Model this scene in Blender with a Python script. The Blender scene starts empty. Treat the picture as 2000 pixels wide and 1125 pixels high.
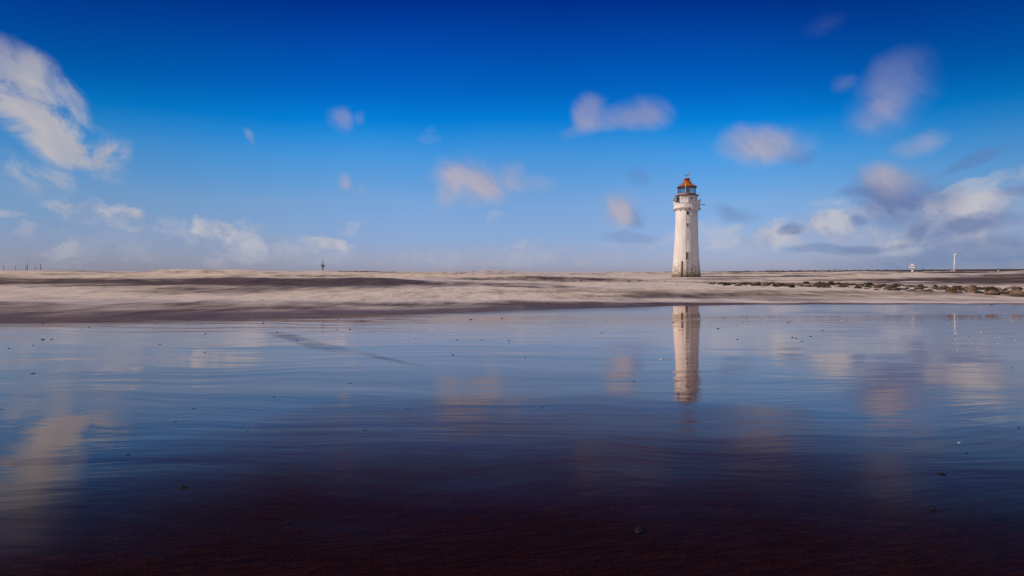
import bpy, bmesh, math, random
from mathutils import Vector, Matrix, noise
C = bpy.context.scene.collection
R = math.radians
rnd = random.Random(7)

# ------------------------------------------------------------------ camera
F, CX, CY, HY = 1100.0, 1000.0, 562.5, 531.0      # focal length etc. in photo pixels
CAM_Z = 1.9
PITCH = math.atan((CY - HY) / F)
cam = bpy.data.cameras.new('camera')
cam.sensor_width = 36.0
cam.lens = F / 2000 * 36
cam.clip_start = 0.05
cam.clip_end = 60000
camo = bpy.data.objects.new('camera', cam)
C.objects.link(camo)
camo.location = (0, 0, CAM_Z)
camo.rotation_euler = (math.pi / 2 - PITCH, 0, 0)
bpy.context.scene.camera = camo


def ray(px, py):
    """world direction of a photo pixel"""
    x, y = (px - CX) / F, (CY - py) / F
    c, s = math.cos(PITCH), math.sin(PITCH)
    return Vector((x, c + s * y, -s + c * y))


def at(px, py, Y):
    d = ray(px, py)
    return Vector((0, 0, CAM_Z)) + d * (Y / d.y)


# ------------------------------------------------------------------ light
SUN_AZ, SUN_EL = 265.0, 31.0
sc = bpy.context.scene
sc.view_settings.view_transform = 'Standard'
sc.view_settings.look = 'None'
sc.view_settings.exposure = 0.0
sc.view_settings.gamma = 1.0
sun = bpy.data.lights.new('sun', 'SUN')
sun.energy = 3.3
sun.angle = R(0.5)
sun.color = (1.0, 0.83, 0.70)
suno = bpy.data.objects.new('sun', sun)
C.objects.link(suno)
to_sun = Vector((math.sin(R(SUN_AZ)) * math.cos(R(SUN_EL)), math.cos(R(SUN_AZ)) * math.cos(R(SUN_EL)), math.sin(R(SUN_EL))))
suno.rotation_euler = to_sun.to_track_quat('Z', 'Y').to_euler()
suno.location = to_sun * 300

world = bpy.data.worlds.new('World')
sc.world = world
world.use_nodes = True


class NT:
    """tiny node-graph helper"""

    def __init__(self, tree):
        self.t = tree
        self.l = tree.links

    def n(self, typ, **kw):
        nd = self.t.nodes.new(typ)
        for k, v in kw.items():
            setattr(nd, k, v)
        return nd

    def put(self, sock, v):
        if isinstance(v, bpy.types.NodeSocket):
            self.l.new(v, sock)
        elif v is not None:
            if hasattr(sock.default_value, '__len__') and not hasattr(v, '__len__'):
                v = [v] * len(sock.default_value)
            if hasattr(v, '__len__') and len(sock.default_value) == 4 and len(v) == 3:
                v = list(v) + [1]
            sock.default_value = v

    def m(self, op, a, b=None, c=None, clamp=False):
        nd = self.n('ShaderNodeMath', operation=op, use_clamp=clamp)
        for i, v in enumerate((a, b, c)):
            if v is not None:
                self.put(nd.inputs[i], v)
        return nd.outputs[0]

    def v(self, op, a, b=None):
        nd = self.n('ShaderNodeVectorMath', operation=op)
        self.put(nd.inputs[0], a)
        if b is not None:
            self.put(nd.inputs['Scale'] if op == 'SCALE' else nd.inputs[1], b)
        return nd.outputs['Value'] if op in ('DOT_PRODUCT', 'LENGTH') else nd.outputs[0]

    def mr(self, x, a, b, c=0.0, d=1.0, smooth=True):
        nd = self.n('ShaderNodeMapRange', interpolation_type='SMOOTHSTEP' if smooth else 'LINEAR')
        for i, v in enumerate((x, a, b, c, d)):
            self.put(nd.inputs[i], v)
        return nd.outputs[0]

    def mix(self, f, a, b, blend='MIX'):
        nd = self.n('ShaderNodeMix', data_type='RGBA', blend_type=blend)
        nd.clamp_factor = True
        self.put(nd.inputs[0], f)
        self.put(nd.inputs[6], a)
        self.put(nd.inputs[7], b)
        return nd.outputs[2]

    def noise(self, vec, scale, detail=4, rough=0.5, dist=0.0, color=False):
        nd = self.n('ShaderNodeTexNoise')
        if vec is not None:
            self.put(nd.inputs['Vector'], vec)
        nd.inputs['Scale'].default_value = scale
        nd.inputs['Detail'].default_value = detail
        nd.inputs['Roughness'].default_value = rough
        nd.inputs['Distortion'].default_value = dist
        return nd.outputs['Color' if color else 'Fac']

    def scale(self, vec, s):
        return self.v('MULTIPLY', vec, s)

    def ramp(self, fac, stops, interp='LINEAR'):
        nd = self.n('ShaderNodeValToRGB')
        nd.color_ramp.interpolation = interp
        e = nd.color_ramp.elements
        while len(e) < len(stops):
            e.new(0.5)
        for el, (p, c) in zip(e, stops):
            el.position = p
            el.color = (*c, 1)
        self.put(nd.inputs[0], fac)
        return nd.outputs[0]


# clouds: centre in photo pixels -> a direction of the sky, half sizes, tilt, opacity
CL_SOFT = [  # bright, long-exposure soft
    (110, 258, 165, 62, -38, .95), (200, 305, 62, 34, -35, .8), (228, 300, 34, 22, -62, .5), (8, 140, 80, 58, -42, .75),
    (50, 220, 110, 45, -30, .7),
    (100, 165, 100, 34, -45, .4), (135, 195, 55, 22, -55, .34), (40, 332, 75, 36, -28, .45), (122, 347, 60, 26, -32, .4),
    (660, 240, 34, 28, -35, .55), (700, 237, 14, 16, 0, .22), (488, 254, 12, 22, 30, .35),
    (678, 348, 24, 21, 0, .62), (716, 360, 20, 20, 0, .34),
    (900, 342, 80, 54, 0, .85), (950, 370, 68, 48, 10, .85), (872, 376, 32, 46, 0, .4), (1004, 352, 40, 38, 0, .4), (1045, 366, 60, 22, 0, .2),
    (1155, 224, 50, 48, 0, .72), (1260, 230, 76, 38, 5, .74), (1205, 242, 66, 26, 0, .5), (1120, 262, 60, 16, 25, .18),
    (1210, 406, 62, 46, 0, .85),
    (1495, 284, 118, 52, 0, .85), (1440, 260, 45, 28, 0, .4),
    (1746, 192, 104, 62, 48, .66), (1722, 226, 66, 36, 20, .45), (1655, 162, 30, 17, 0, .34), (1610, 55, 50, 20, 5, .17), (1792, 284, 60, 28, 12, .38),
    (1750, 350, 80, 42, -10, .75),
]
CL_CUM = [   # bright, crisper, low over the sea
    (15, 396, 50, 14, -10, .45), (55, 435, 32, 24, -20, .6), (165, 406, 84, 26, -22, .75), (250, 421, 36, 26, 0, .9),
    (215, 437, 100, 26, -12, .42), (340, 447, 100, 28, -8, .42), (392, 441, 28, 25, -45, .8), (435, 441, 40, 28, -15, .85),
    (485, 458, 110, 34, -6, .5), (642, 467, 56, 17, -5, .75), (570, 472, 140, 28, -3, .35), (100, 480, 70, 22, 0, .35),
    (1930, 361, 165, 20, 10, .5), (1700, 442, 280, 62, 0, .9), (1850, 432, 90, 56, 0, .95), (1910, 412, 74, 46, 0, .95),
    (1960, 440, 180, 92, 0, .9), (1995, 430, 60, 50, 0, .8), (1500, 455, 190, 42, 0, .5), (1510, 465, 90, 22, 0, .5),
    (1010, 478, 22, 18, 0, .3), (1042, 480, 18, 14, 0, .22), (1290, 472, 160, 18, 0, .22), (690, 440, 20, 18, 0, .25),
    (960, 428, 20, 16, 0, .28), (845, 266, 30, 22, 0, .10), (330, 474, 330, 34, -3, .15), (620, 497, 320, 24, 0, .22), (1000, 500, 420, 26, 0, .22), (150, 503, 260, 22, 0, .14), (1680, 408, 120, 14, 4, .35),
]
CL_DARK = [
    (1775, 386, 120, 72, -22, .95), (1690, 375, 60, 14, 0, .4), (1244, 418, 40, 26, -15, .5), (1562, 302, 50, 30, -20, .35),
    (1885, 322, 70, 13, 15, .4), (1440, 412, 56, 22, -10, .4), (1545, 443, 34, 18, 0, .7), (1685, 424, 28, 16, 0, .6),
    (1797, 447, 44, 28, 25, .8), (1908, 445, 84, 32, 8, .85), (1830, 470, 80, 18, 0, .5), (1990, 504, 420, 52, 3, .7),
    (1700, 480, 66, 13, 0, .6), (1620, 486, 100, 14, 0, .5), (1762, 478, 32, 13, 0, .6), (1230, 458, 90, 18, -8, .3),
    (1250, 352, 32, 16, 0, .2), (1985, 380, 60, 16, 12, .4),
]


def build_world():
    g = NT(world.node_tree)
    bg = world.node_tree.nodes['Background']
    bg.inputs[1].default_value = 0.15
    tc = g.n('ShaderNodeTexCoord')
    d = g.v('NORMALIZE', tc.outputs['Generated'])
    sky = g.n('ShaderNodeTexSky', sky_type='NISHITA')
    sky.sun_disc = False
    sky.sun_elevation, sky.sun_rotation = R(SUN_EL), R(SUN_AZ)
    sky.air_density, sky.dust_density, sky.ozone_density = 1, .3, 4
    sp = g.n('ShaderNodeSeparateXYZ')
    g.put(sp.inputs[0], d)
    dx, dy, dz = sp.outputs
    den = g.m('SQRT', g.m('ADD', g.m('MULTIPLY', dy, dy), g.m('MULTIPLY_ADD', g.m('MULTIPLY', dx, dx), .55, .02)))
    q = g.m('DIVIDE', dz, g.m('MAXIMUM', den, .3))
    wob = g.noise(d, 2.2, 2)
    q = g.m('ADD', q, g.m('MULTIPLY_ADD', wob, .05, -.025))
    k = 1 / 1.5
    stops = [(0.0, (.67, .71, 1.24)), (.035, (.69, .74, 1.24)), (.12, (.72, .92, 1.25)), (.20, (.34, .98, 1.46)), (.235, (.12, .90, 1.5)), (.26, (.012, .80, 1.5)),
             (.31, (.004, .56, 1.32)), (.39, (.003, .34, 1.1)), (.47, (.003, .16, .78)), (.60, (.003, .13, .6)), (1.0, (.06, .15, .45))]
    tint = g.ramp(q, [(p, tuple(x * k for x in c)) for p, c in stops])
    col = g.mix(1.0, sky.outputs[0], tint, 'MULTIPLY')
    # vignetting put into the sky colour, darker to left and right of the view
    fl = g.mr(dx, -.12, -.72, 1.0, .60)
    fr = g.mr(dx, .28, .75, 1.0, .64)
    f = g.m('MULTIPLY', g.m('MULTIPLY', fl, fr), g.mr(g.m('MULTIPLY', g.m('ABSOLUTE', dx), q), .07, .22, 1.0, .80))
    cb = g.n('ShaderNodeCombineXYZ')
    for i in range(3):
        g.put(cb.inputs[i], f)
    col = g.mix(1.0, col, cb.outputs[0], 'MULTIPLY')
    S = 1 / .15
    # warps
    w1 = g.v('SUBTRACT', g.noise(d, 7, 2, .5, color=True), (.5, .5, .5))
    soft = g.v('ADD', d, g.v('SCALE', w1, .055))
    w2 = g.v('SUBTRACT', g.noise(g.scale(d, (1, 1, 1.7)), 24, 5, .6, color=True), (.5, .5, .5))
    crisp = g.v('ADD', soft, g.v('SCALE', w2, .045))
    soft = g.v('ADD', soft, g.v('SCALE', w2, .010))

    def layer(lst, coord, hi, nm):
        acc = None
        for (px, py, a, b, rot, op) in lst:
            c = ray(px, py)
            L = c.length
            c = c / L
            r = c.cross(Vector((0, 0, 1))).normalized()
            u = r.cross(c)
            ca, sa = math.cos(R(rot)), math.sin(R(rot))
            e1, e2 = r * ca + u * sa, u * ca - r * sa
            M = Matrix((e1, e2, c)).transposed()
            mp = g.n('ShaderNodeMapping', vector_type='TEXTURE')
            g.put(mp.inputs[0], coord)
            mp.inputs[1].default_value = c
            mp.inputs[2].default_value = M.to_euler()
            mp.inputs[3].default_value = (a / F / L, b / F / L, .3)
            gr = g.n('ShaderNodeTexGradient', gradient_type='SPHERICAL')
            g.put(gr.inputs[0], mp.outputs[0])
            o = g.mr(g.m('MULTIPLY', gr.outputs['Fac'], nm), 0.03, hi, 0, op)
            if acc is None:
                acc = o
            else:                               # screen: 1-(1-a)(1-b)
                acc = g.m('SUBTRACT', g.m('ADD', acc, o), g.m('MULTIPLY', acc, o))
        return acc

    # wind-drawn grain of the clouds: finer across the drift than along it
    rt = g.n('ShaderNodeVectorRotate', rotation_type='Y_AXIS')
    g.put(rt.inputs['Vector'], soft)
    rt.inputs['Angle'].default_value = R(-40)
    mp = g.n('ShaderNodeMapping', vector_type='TEXTURE')
    cl = ray(120, 240).normalized()
    rr = cl.cross(Vector((0, 0, 1))).normalized()
    uu = rr.cross(cl)
    ca, sa = math.cos(R(-46)), math.sin(R(-46))
    g.put(mp.inputs[0], soft)
    mp.inputs[1].default_value = cl
    mp.inputs[2].default_value = Matrix((rr * ca + uu * sa, uu * ca - rr * sa, cl)).transposed().to_euler()
    mp.inputs[3].default_value = (.085, .046, .2)
    texl = g.noise(mp.outputs[0], 1.1, 5, .58, .5)
    nm3 = g.mr(texl, .34, .66, .06, 1.7, smooth=False)
    tex = g.noise(g.scale(rt.outputs[0], (.55, 1, 1.5)), 14, 4, .55)
    nm1 = g.mr(tex, .28, .72, .42, 1.55, smooth=False)
    a1 = layer(CL_SOFT[9:], soft, .88, nm1)
    al = layer(CL_SOFT[:9], soft, .70, nm3)
    a1 = g.m('MAXIMUM', a1, al)
    texc = g.noise(crisp, 16, 5, .6)
    nm2 = g.mr(texc, .28, .72, .2, 1.6, smooth=False)
    a2 = g.m('MULTIPLY', layer(CL_CUM, crisp, .62, nm2), g.mr(texc, .3, .6, .50, .90))
    a3 = layer(CL_DARK, soft, .75, nm1)
    # colours: lilac high in the sky, warmer and paler low down
    cs = g.ramp(q, [(0, (.49, .44, .49)), (.20, (.45, .42, .50)), (.27, (.28, .30, .50)), (.34, (.14, .19, .42)), (.46, (.06, .14, .36))])
    cs = g.mix(g.mr(dx, -.35, -.55), cs, g.mix(g.mr(q, .2, .42), (.53, .51, .52), (.34, .35, .43)))
    cs = g.mix(g.mr(tex, .35, .65), g.mix(.35, cs, (.20, .24, .42)), cs)
    cc = g.mix(g.mr(texc, .35, .62), (.34, .36, .48), (.55, .53, .57))
    cd = g.ramp(q, [(0, (.15, .24, .42)), (.08, (.15, .21, .40)), (.13, (.11, .16, .36)), (.2, (.12, .18, .42))])

    def up(cn):
        return g.v('SCALE', cn, S)
    col = g.mix(a2, col, up(cc))
    col = g.mix(a3, col, up(cd))
    col = g.mix(a1, col, up(cs))
    # unseen broken white cloud added behind and beside the view as fill light
    bk = g.m('MULTIPLY', g.mr(dy, .30, -.25), g.mr(dz, .02, .2))
    ab = g.m('MULTIPLY', g.mr(g.noise(g.scale(d, (1, 1, 2)), 3.0, 6, .55), .42, .62), bk)
    col = g.mix(ab, col, up((.55, .52, .52)))
    g.put(bg.inputs[0], col)


build_world()
world.cycles.sampling_method = 'MANUAL'
world.cycles.sample_map_resolution = 512

# ------------------------------------------------------------------ materials
MATS = {}


def mat(name, base=(.5, .5, .5), rough=.6, var=.25, scale=3.0, metallic=0.0, spec=.4, alt=None, bump=0.0, coord='Object'):
    if name in MATS:
        return MATS[name]
    m = bpy.data.materials.new(name)
    m.use_nodes = True
    g = NT(m.node_tree)
    b = m.node_tree.nodes['Principled BSDF']
    tc = g.n('ShaderNodeTexCoord')
    nz = g.noise(tc.outputs[coord], scale, 5, .6)
    alt = alt or tuple(c * (1 - var) for c in base)
    g.put(b.inputs['Base Color'], g.mix(g.mr(nz, .35, .65), alt, base))
    b.inputs['Roughness'].default_value = rough
    b.inputs['Metallic'].default_value = metallic
    b.inputs['Specular IOR Level'].default_value = spec
    if bump:
        bp = g.n('ShaderNodeBump')
        bp.inputs['Strength'].default_value = 1
        bp.inputs['Distance'].default_value = bump
        g.put(bp.inputs['Height'], nz)
        g.put(b.inputs['Normal'], bp.outputs[0])
    MATS[name] = m
    return m


# ------------------------------------------------------------------ mesh helpers
def obj(name, bm, m, parent=None, smooth=True, loc=None):
    me = bpy.data.meshes.new(name)
    bm.to_mesh(me)
    bm.free()
    for p in me.polygons:
        p.use_smooth = smooth
    for x in (m if isinstance(m, (list, tuple)) else [m]):
        me.materials.append(x)
    o = bpy.data.objects.new(name, me)
    C.objects.link(o)
    if parent is not None:
        o.parent = parent
    if loc is not None:
        o.location = loc
    return o


def tag(o, label=None, cat=None, group=None, kind=None):
    for k, v in (('label', label), ('category', cat), ('group', group), ('kind', kind)):
        if v:
            o[k] = v
    return o


def thing(name, label, cat, loc, rz=0.0, group=None):
    o = bpy.data.objects.new(name, None)
    C.objects.link(o)
    o.location = loc
    o.rotation_euler = (0, 0, rz)
    return tag(o, label, cat, group)


def kids(o):
    return [c for c in bpy.data.objects if c.parent is o]


def dup(root, loc, rz=None, label=None, scale=None):
    tree = {}

    def rec(o, par):
        c = o.copy()
        C.objects.link(c)
        if par is not None:
            c.parent = par
        for k in kids(o):
            if k is not c:
                rec(k, c)
        return c
    r = rec(root, None)
    r.location = loc
    if rz is not None:
        r.rotation_euler = (0, 0, rz)
    if scale is not None:
        r.scale = scale if hasattr(scale, '__len__') else (scale,) * 3
    if label:
        r['label'] = label
    return r


def box(bm, c, s, rz=0.0, bev=0.0):
    M = Matrix.Translation(c) @ Matrix.Rotation(rz, 4, 'Z') @ Matrix.Diagonal((*s, 1))
    r = bmesh.ops.create_cube(bm, size=1.0, matrix=M)
    if bev:
        es = list({e for v in r['verts'] for e in v.link_edges})
        bmesh.ops.bevel(bm, geom=es, offset=bev, segments=1, affect='EDGES')


def tube(bm, a, b, r0, r1=None, seg=8):
    a, b = Vector(a), Vector(b)
    d = b - a
    M = Matrix.Translation((a + b) / 2) @ d.to_track_quat('Z', 'Y').to_matrix().to_4x4()
    bmesh.ops.create_cone(bm, cap_ends=True, segments=seg, radius1=r0, radius2=r0 if r1 is None else r1, depth=d.length, matrix=M)


def lathe(bm, prof, seg=64, caps=True, jit=None):
    rings = []
    for (r, z) in prof:
        rings.append([bm.verts.new((r * math.sin(2 * math.pi * i / seg), -r * math.cos(2 * math.pi * i / seg), z)) for i in range(seg)])
    for a, b in zip(rings, rings[1:]):
        for i in range(seg):
            j = (i + 1) % seg
            bm.faces.new((a[i], a[j], b[j], b[i]))
    if caps:
        bm.faces.new(list(reversed(rings[0])))
        bm.faces.new(rings[-1])
    return rings


def lerp_tab(x, tab):
    if x <= tab[0][0]:
        return tab[0][1]
    for (x0, y0), (x1, y1) in zip(tab, tab[1:]):
        if x <= x1:
            return y0 + (y1 - y0) * (x - x0) / (x1 - x0)
    return tab[-1][1]


def sstep(x, a, b):
    t = max(0.0, min(1.0, (x - a) / (b - a)))
    return t * t * (3 - 2 * t)


def fbm(x, y, z=0.0, o=4):
    return noise.fractal(Vector((x, y, z)), 1.0, 2.0, o)


# ------------------------------------------------------------------ beach
SLOPE = .0345
SAND0 = CAM_Z - 1.2


def sand_z(X, Y):
    return SAND0 - SLOPE * Y + .030 * .5 * (math.sqrt((Y - 29.5) ** 2 + 6) + Y - 29.5)


def sand_hit(px, py):
    d = ray(px, py)
    # CAM_Z + d.z t = SAND0 - SLOPE d.y t
    t = (SAND0 - CAM_Z) / (d.z + SLOPE * d.y)
    return Vector((0, 0, CAM_Z)) + d * t


def shore(X):
    return lerp_tab(X, [(-200, 8), (-60, 15), (-19, 21), (-11, 25), (0, 33), (17, 39.5), (43, 39.5), (120, 38), (300, 40)]) \
        + .9 * fbm(X * .09, 3.1) + .25 * fbm(X * .5, 9.3)


def build_beach():
    bm = bmesh.new()
    wl = bm.verts.layers.float.new('wash')
    xs = [-400, -200, -120] + [-80 + 2.0 * i for i in range(81)] + [120, 200, 400]
    ys = [-120, -60, -30, -15, -8, -4] + [-2 + 1.0 * i for i in range(62)] + [70, 90, 140]
    V = []
    for y in ys:
        row = []
        for x in xs:
            z = sand_z(x, y) + .003 * fbm(x * .15, y * .25, 2, 2) * (1 - sstep(y, 12, 24))
            vv = bm.verts.new((x, y, z))
            vv[wl] = sstep(y, shore(x) - lerp_tab(x, [(-20, 5), (0, 5), (15, 2.5)]), shore(x) - .3) * lerp_tab(x, [(-4, 1), (14, .25)])
            row.append(vv)
        V.append(row)
    for a, b in zip(V, V[1:]):
        for i in range(len(xs) - 1):
            bm.faces.new((a[i], a[i + 1], b[i + 1], b[i]))
    m = bpy.data.materials.new('wet_sand')
    m.use_nodes = True
    g = NT(m.node_tree)
    b = m.node_tree.nodes['Principled BSDF']
    pos = g.n('ShaderNodeNewGeometry').outputs['Position']
    sp = g.n('ShaderNodeSeparateXYZ')
    g.put(sp.inputs[0], pos)
    X, Y = sp.outputs[0], sp.outputs[1]
    # base: dark red-brown sand with grain
    n1 = g.noise(g.scale(pos, (1, 1.6, 1)), .9, 4, .6)
    n2 = g.noise(pos, 260, 3, .7)
    n3 = g.noise(g.scale(pos, (1, 2.4, 1)), 14, 4, .6)
    base = g.mix(g.mr(n1, .3, .7), (.0240, .0058, .0020), (.0345, .0088, .0034))
    base = g.mix(g.mr(n2, .46, .68), base, (.056, .0190, .0090))
    base = g.mix(g.m('MULTIPLY', g.mr(g.noise(pos, 95, 3, .7), .40, .66, 1, 0), .7), base, (.004, .0015, .0008))
    base = g.mix(g.m('MULTIPLY', g.mr(n3, .5, .7), .5), base, (.008, .0035, .003))
    # finer reddish silt lies under the standing film
    silt = g.mr(Y, 2.7, 5.8)
    rot2 = g.n('ShaderNodeVectorRotate', rotation_type='Z_AXIS')
    g.put(rot2.inputs['Vector'], pos)
    rot2.inputs['Angle'].default_value = R(-14)
    drag = g.noise(g.scale(rot2.outputs[0], (.9, 9, 1)), 5.0, 5, .68)
    base = g.mix(g.m('MULTIPLY', g.mr(drag, .38, .64, 1, 0), .65), base, (.006, .0018, .0012))
    base = g.mix(g.m('MULTIPLY', silt, .8), base, (.088, .0215, .0225))
    # water film: drains away towards the camera, except to the right
    pool = g.m('ADD', g.mr(X, -1.5, -3.4, 0, 2.4), g.mr(X, 1.5, 3.6, 0, 1.2))
    edge = g.m('ADD', g.m('ADD', pool, Y), g.m('MULTIPLY_ADD', n1, 2.4, -1.2))
    wet = g.mr(edge, 3.0, 7.5)
    wash = g.n('ShaderNodeAttribute', attribute_name='wash').outputs['Fac']
    wash = g.m('MULTIPLY', wash, g.mr(g.noise(g.scale(pos, (.25, .7, 1)), 1.0, 4), .25, .6, .45, 1.0))
    film = g.m('MULTIPLY_ADD', g.mr(edge, 2.6, 6.6, smooth=False), .88, .12)
    film = g.m('MULTIPLY', film, g.mr(Y, 13, 28, 1.20, .98))
    # an old sand ridge that breaks the film as dull dark streaks
    ridge = None
    for (pa, pb, wd) in (((535, 648), (690, 692), .40), ((690, 686), (800, 718), .15)):
        A, B = sand_hit(*pa), sand_hit(*pb)
        d = B - A
        L = d.length
        d.normalize()
        rel = g.v('SUBTRACT', pos, tuple(A))
        al = g.v('DOT_PRODUCT', rel, tuple(d))
        pe = g.v('DOT_PRODUCT', rel, (-d.y, d.x, 0))
        pe = g.m('ADD', pe, g.m('MULTIPLY_ADD', g.noise(pos, .5, 3), 1.2, -.6))
        mk = g.m('MULTIPLY', g.mr(g.m('ABSOLUTE', pe), wd * .35, wd, 1, 0), g.m('MULTIPLY', g.mr(al, -.6, 1.2), g.mr(al, L - 1.5, L + .6, 1, 0)))
        ridge = mk if ridge is None else g.m('MAXIMUM', ridge, mk)
    ridge = g.m('MULTIPLY', ridge, g.mr(g.noise(g.scale(pos, (.6, 3, 1)), 1.6, 5, .65), .36, .60, .12, 1.0))
    base = g.mix(g.m('MULTIPLY', wash, .8), base, (.070, .042, .046))
    g.put(b.inputs['Base Color'], g.mix(g.m('MULTIPLY', ridge, .55), base, (.014, .007, .008)))
    b.inputs['Specular IOR Level'].default_value = 0
    b.inputs['Roughness'].default_value = .9
    film = g.m('MULTIPLY', g.m('MULTIPLY', film, g.m('MULTIPLY_ADD', ridge, -.38, 1.0)), g.m('MULTIPLY_ADD', wash, -.72, 1.0))
    # ridges of sand that stand out of the film as dull dark streaks
    rot = g.n('ShaderNodeVectorRotate', rotation_type='Z_AXIS')
    g.put(rot.inputs['Vector'], pos)
    rot.inputs['Angle'].default_value = R(-58)
    patch = g.noise(g.v('ADD', g.scale(rot.outputs[0], (.12, .75, 1)), (3.7, 1.3, 0)), .55, 5, .62)
    dull = g.m('MULTIPLY', g.mr(patch, .60, .70), g.mr(Y, 10, 16))
    rough = g.m('MULTIPLY_ADD', g.m('MAXIMUM', dull, ridge), .16, g.m('MULTIPLY_ADD', wet, -.015, .030))
    # ripples: long low swells in the film, small ripples, grain
    wp = g.v('ADD', pos, g.v('SCALE', g.v('SUBTRACT', g.noise(pos, .25, 2, color=True), (.5, .5, .5)), 2.2))
    r1 = g.noise(g.scale(wp, (.14, 1.0, 1)), .75, 2, .45)
    r2 = g.noise(g.scale(wp, (.22, 1.5, 1)), 3.2, 3, .55)
    r3 = g.noise(g.scale(pos, (.5, 1.6, 1)), 18, 3, .6)
    far = g.mr(Y, 12, 32, 1.0, .25)
    h = g.m('MULTIPLY', r1, g.m('MULTIPLY', far, g.mr(X, -4, 2, .030, .019)))
    calm = g.mr(g.noise(g.scale(pos, (.08, .22, 1)), 1.0, 3), .38, .66, .25, 1.0)
    h = g.m('MULTIPLY_ADD', r2, g.m('MULTIPLY', g.m('MULTIPLY', far, calm), .0040), h)
    h = g.m('MULTIPLY_ADD', g.m('MULTIPLY', r3, g.mr(Y, 5, 12, 1, .3)), .00012, h)
    h = g.m('MULTIPLY_ADD', g.m('MULTIPLY', n2, g.m('SUBTRACT', 1.0, wet)), .00018, h)
    h = g.m('MULTIPLY_ADD', g.m('MULTIPLY', drag, g.mr(edge, 4.2, 2.6)), .0007, h)
    bp = g.n('ShaderNodeBump')
    bp.inputs['Strength'].default_value = 1
    bp.inputs['Distance'].default_value = 1
    g.put(bp.inputs['Height'], h)
    g.put(b.inputs['Normal'], bp.outputs[0])
    fr = g.n('ShaderNodeFresnel')
    fr.inputs['IOR'].default_value = 1.45
    g.put(fr.inputs['Normal'], bp.outputs[0])
    gl = g.n('ShaderNodeBsdfGlossy')
    gl.inputs['Color'].default_value = (.98, .89, .83, 1)
    g.put(gl.inputs['Roughness'], rough)
    g.put(gl.inputs['Normal'], bp.outputs[0])
    mx = g.n('ShaderNodeMixShader')
    g.put(mx.inputs[0], g.m('MINIMUM', g.m('MULTIPLY', fr.outputs[0], film), .9))
    g.put(mx.inputs[1], b.outputs[0])
    g.put(mx.inputs[2], gl.outputs[0])
    g.put(m.node_tree.nodes['Material Output'].inputs[0], mx.outputs[0])
    tag(obj('beach', bm, m), kind='structure')


build_beach()

# ------------------------------------------------------------------ sea
ROCK_LINE = [(27, 84), (28, 72), (30, 60), (34, 50), (39, 42), (46, 34)]
# waves: distance Y, height, front width, back width, x profile of the height
WAVES = [
    (58, .35, 5, 14, [(-90, 1), (-30, 1), (-8, .5), (10, .2), (40, .2)]),
    (84, 1.12, 13, 24, [(-140, 1), (-40, 1.0), (-16, .9), (-4, .5), (8, .15), (30, .25), (90, .45)]),
    (122, 1.40, 9, 30, [(-150, 1), (-60, 1), (0, .85), (14, .45), (36, .15), (60, .35), (120, .5)]),
    (185, 1.95, 12, 45, [(-200, 1), (-40, .95), (10, .85), (34, .35), (52, .2), (72, .55), (180, .7)]),
    (255, 2.15, 14, 55, [(-300, 1), (0, .95), (60, .75), (250, .8)]),
    (360, 2.1, 16, 75, [(-500, 1), (300, .9)]),
    (520, 1.8, 18, 90, [(-900, 1), (600, .9)]),
    (800, 1.7, 22, 130, [(-900, 1), (900, .9)]),
]


def sea_point(X, Y):
    """height, foam cover"""
    t = Y - shore(X)
    ys = Y - t
    z0 = sand_z(X, ys) + .004 + .02 * sstep(t, 0, 2.5)
    zd = lerp_tab(Y, [(60, 0.0), (120, .05), (170, .22), (300, .2), (2000, 0)])
    kr = sstep(X, -4, 16) * (1 - sstep(Y, 140, 170))
    zd += (lerp_tab(Y, [(38, -.50), (60, -.47), (120, -.22), (170, .1)]) - zd) * kr
    z = z0 + (zd - z0) * sstep(t, -4, 34)
    z += .10 * fbm(X * .05, Y * .11, 5) * sstep(t, 4, 20)
    fo = .0
    ph = 0
    face = 0.0
    for i, (Yc, A, wf, wb, prof) in enumerate(WAVES):
        yc = Yc + 8 * fbm(X * .014, i * 7.7, 1, 3) + 3.5 * fbm(X * .06, i * 3.3, 1, 3)
        a = A * lerp_tab(X, prof) * (1 + .55 * fbm(X * .035, i * 5.1, 4, 4))
        dlt = Y - yc
        s = math.exp(-(dlt / wf) ** 2) if dlt < 0 else math.exp(-(dlt / wb) ** 2)
        z = max(z, z * (1 - s) + (zd * .3 + a) * s) if a > .05 else z
        if dlt < wf * .1:
            fw = 17 if i == 1 else wf
            face = max(face, math.exp(-((dlt + fw * .66) / (fw * .80)) ** 2) * min(1, a / 1.0) * (1.0 if i == 1 else .30))
    # swash close to the shore: thin brownish film on the left, more foam to the right
    u = X / max(Y, 1)
    film_w = lerp_tab(X, [(-40, 12), (-15, 11), (0, 7), (10, 2.5), (18, .8), (40, .6)])
    foam = 1.0
    foam -= .88 * (1 - sstep(t, film_w * .7, film_w * 2.0))
    foam += .22 * math.exp(-((t - .5) / .8) ** 2) * sstep(X, 0, 20)
    foam -= .95 * face
    # brown water right of the lighthouse and in the lee of the rocks
    foam -= .50 * sstep(u, .25, .40) * sstep(Y, 76, 90) * (1 - sstep(Y, 125, 160))
    if u > .7:
        foam -= .35 * sstep(u, .7, .85) * sstep(Y, 60, 90)
    foam += .80 * fbm(X * .026, Y * .05, 8, 5) + .20 * fbm(X * .2, Y * .25, 2, 3)
    # torn, fuzzy relief of the broken water
    k = sstep(t, 4, 18) * (1 - sstep(Y, 400, 900))
    z += k * (.16 * fbm(X * .14, Y * .14, 3, 3) + .09 * abs(fbm(X * .55, Y * .35, 6, 4)) * max(0, foam))
    z = max(z, sand_z(X, Y) + .006 + .022 * sstep(t, .2, 2.0))
    return z, max(0.0, min(1.15, foam))


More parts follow.
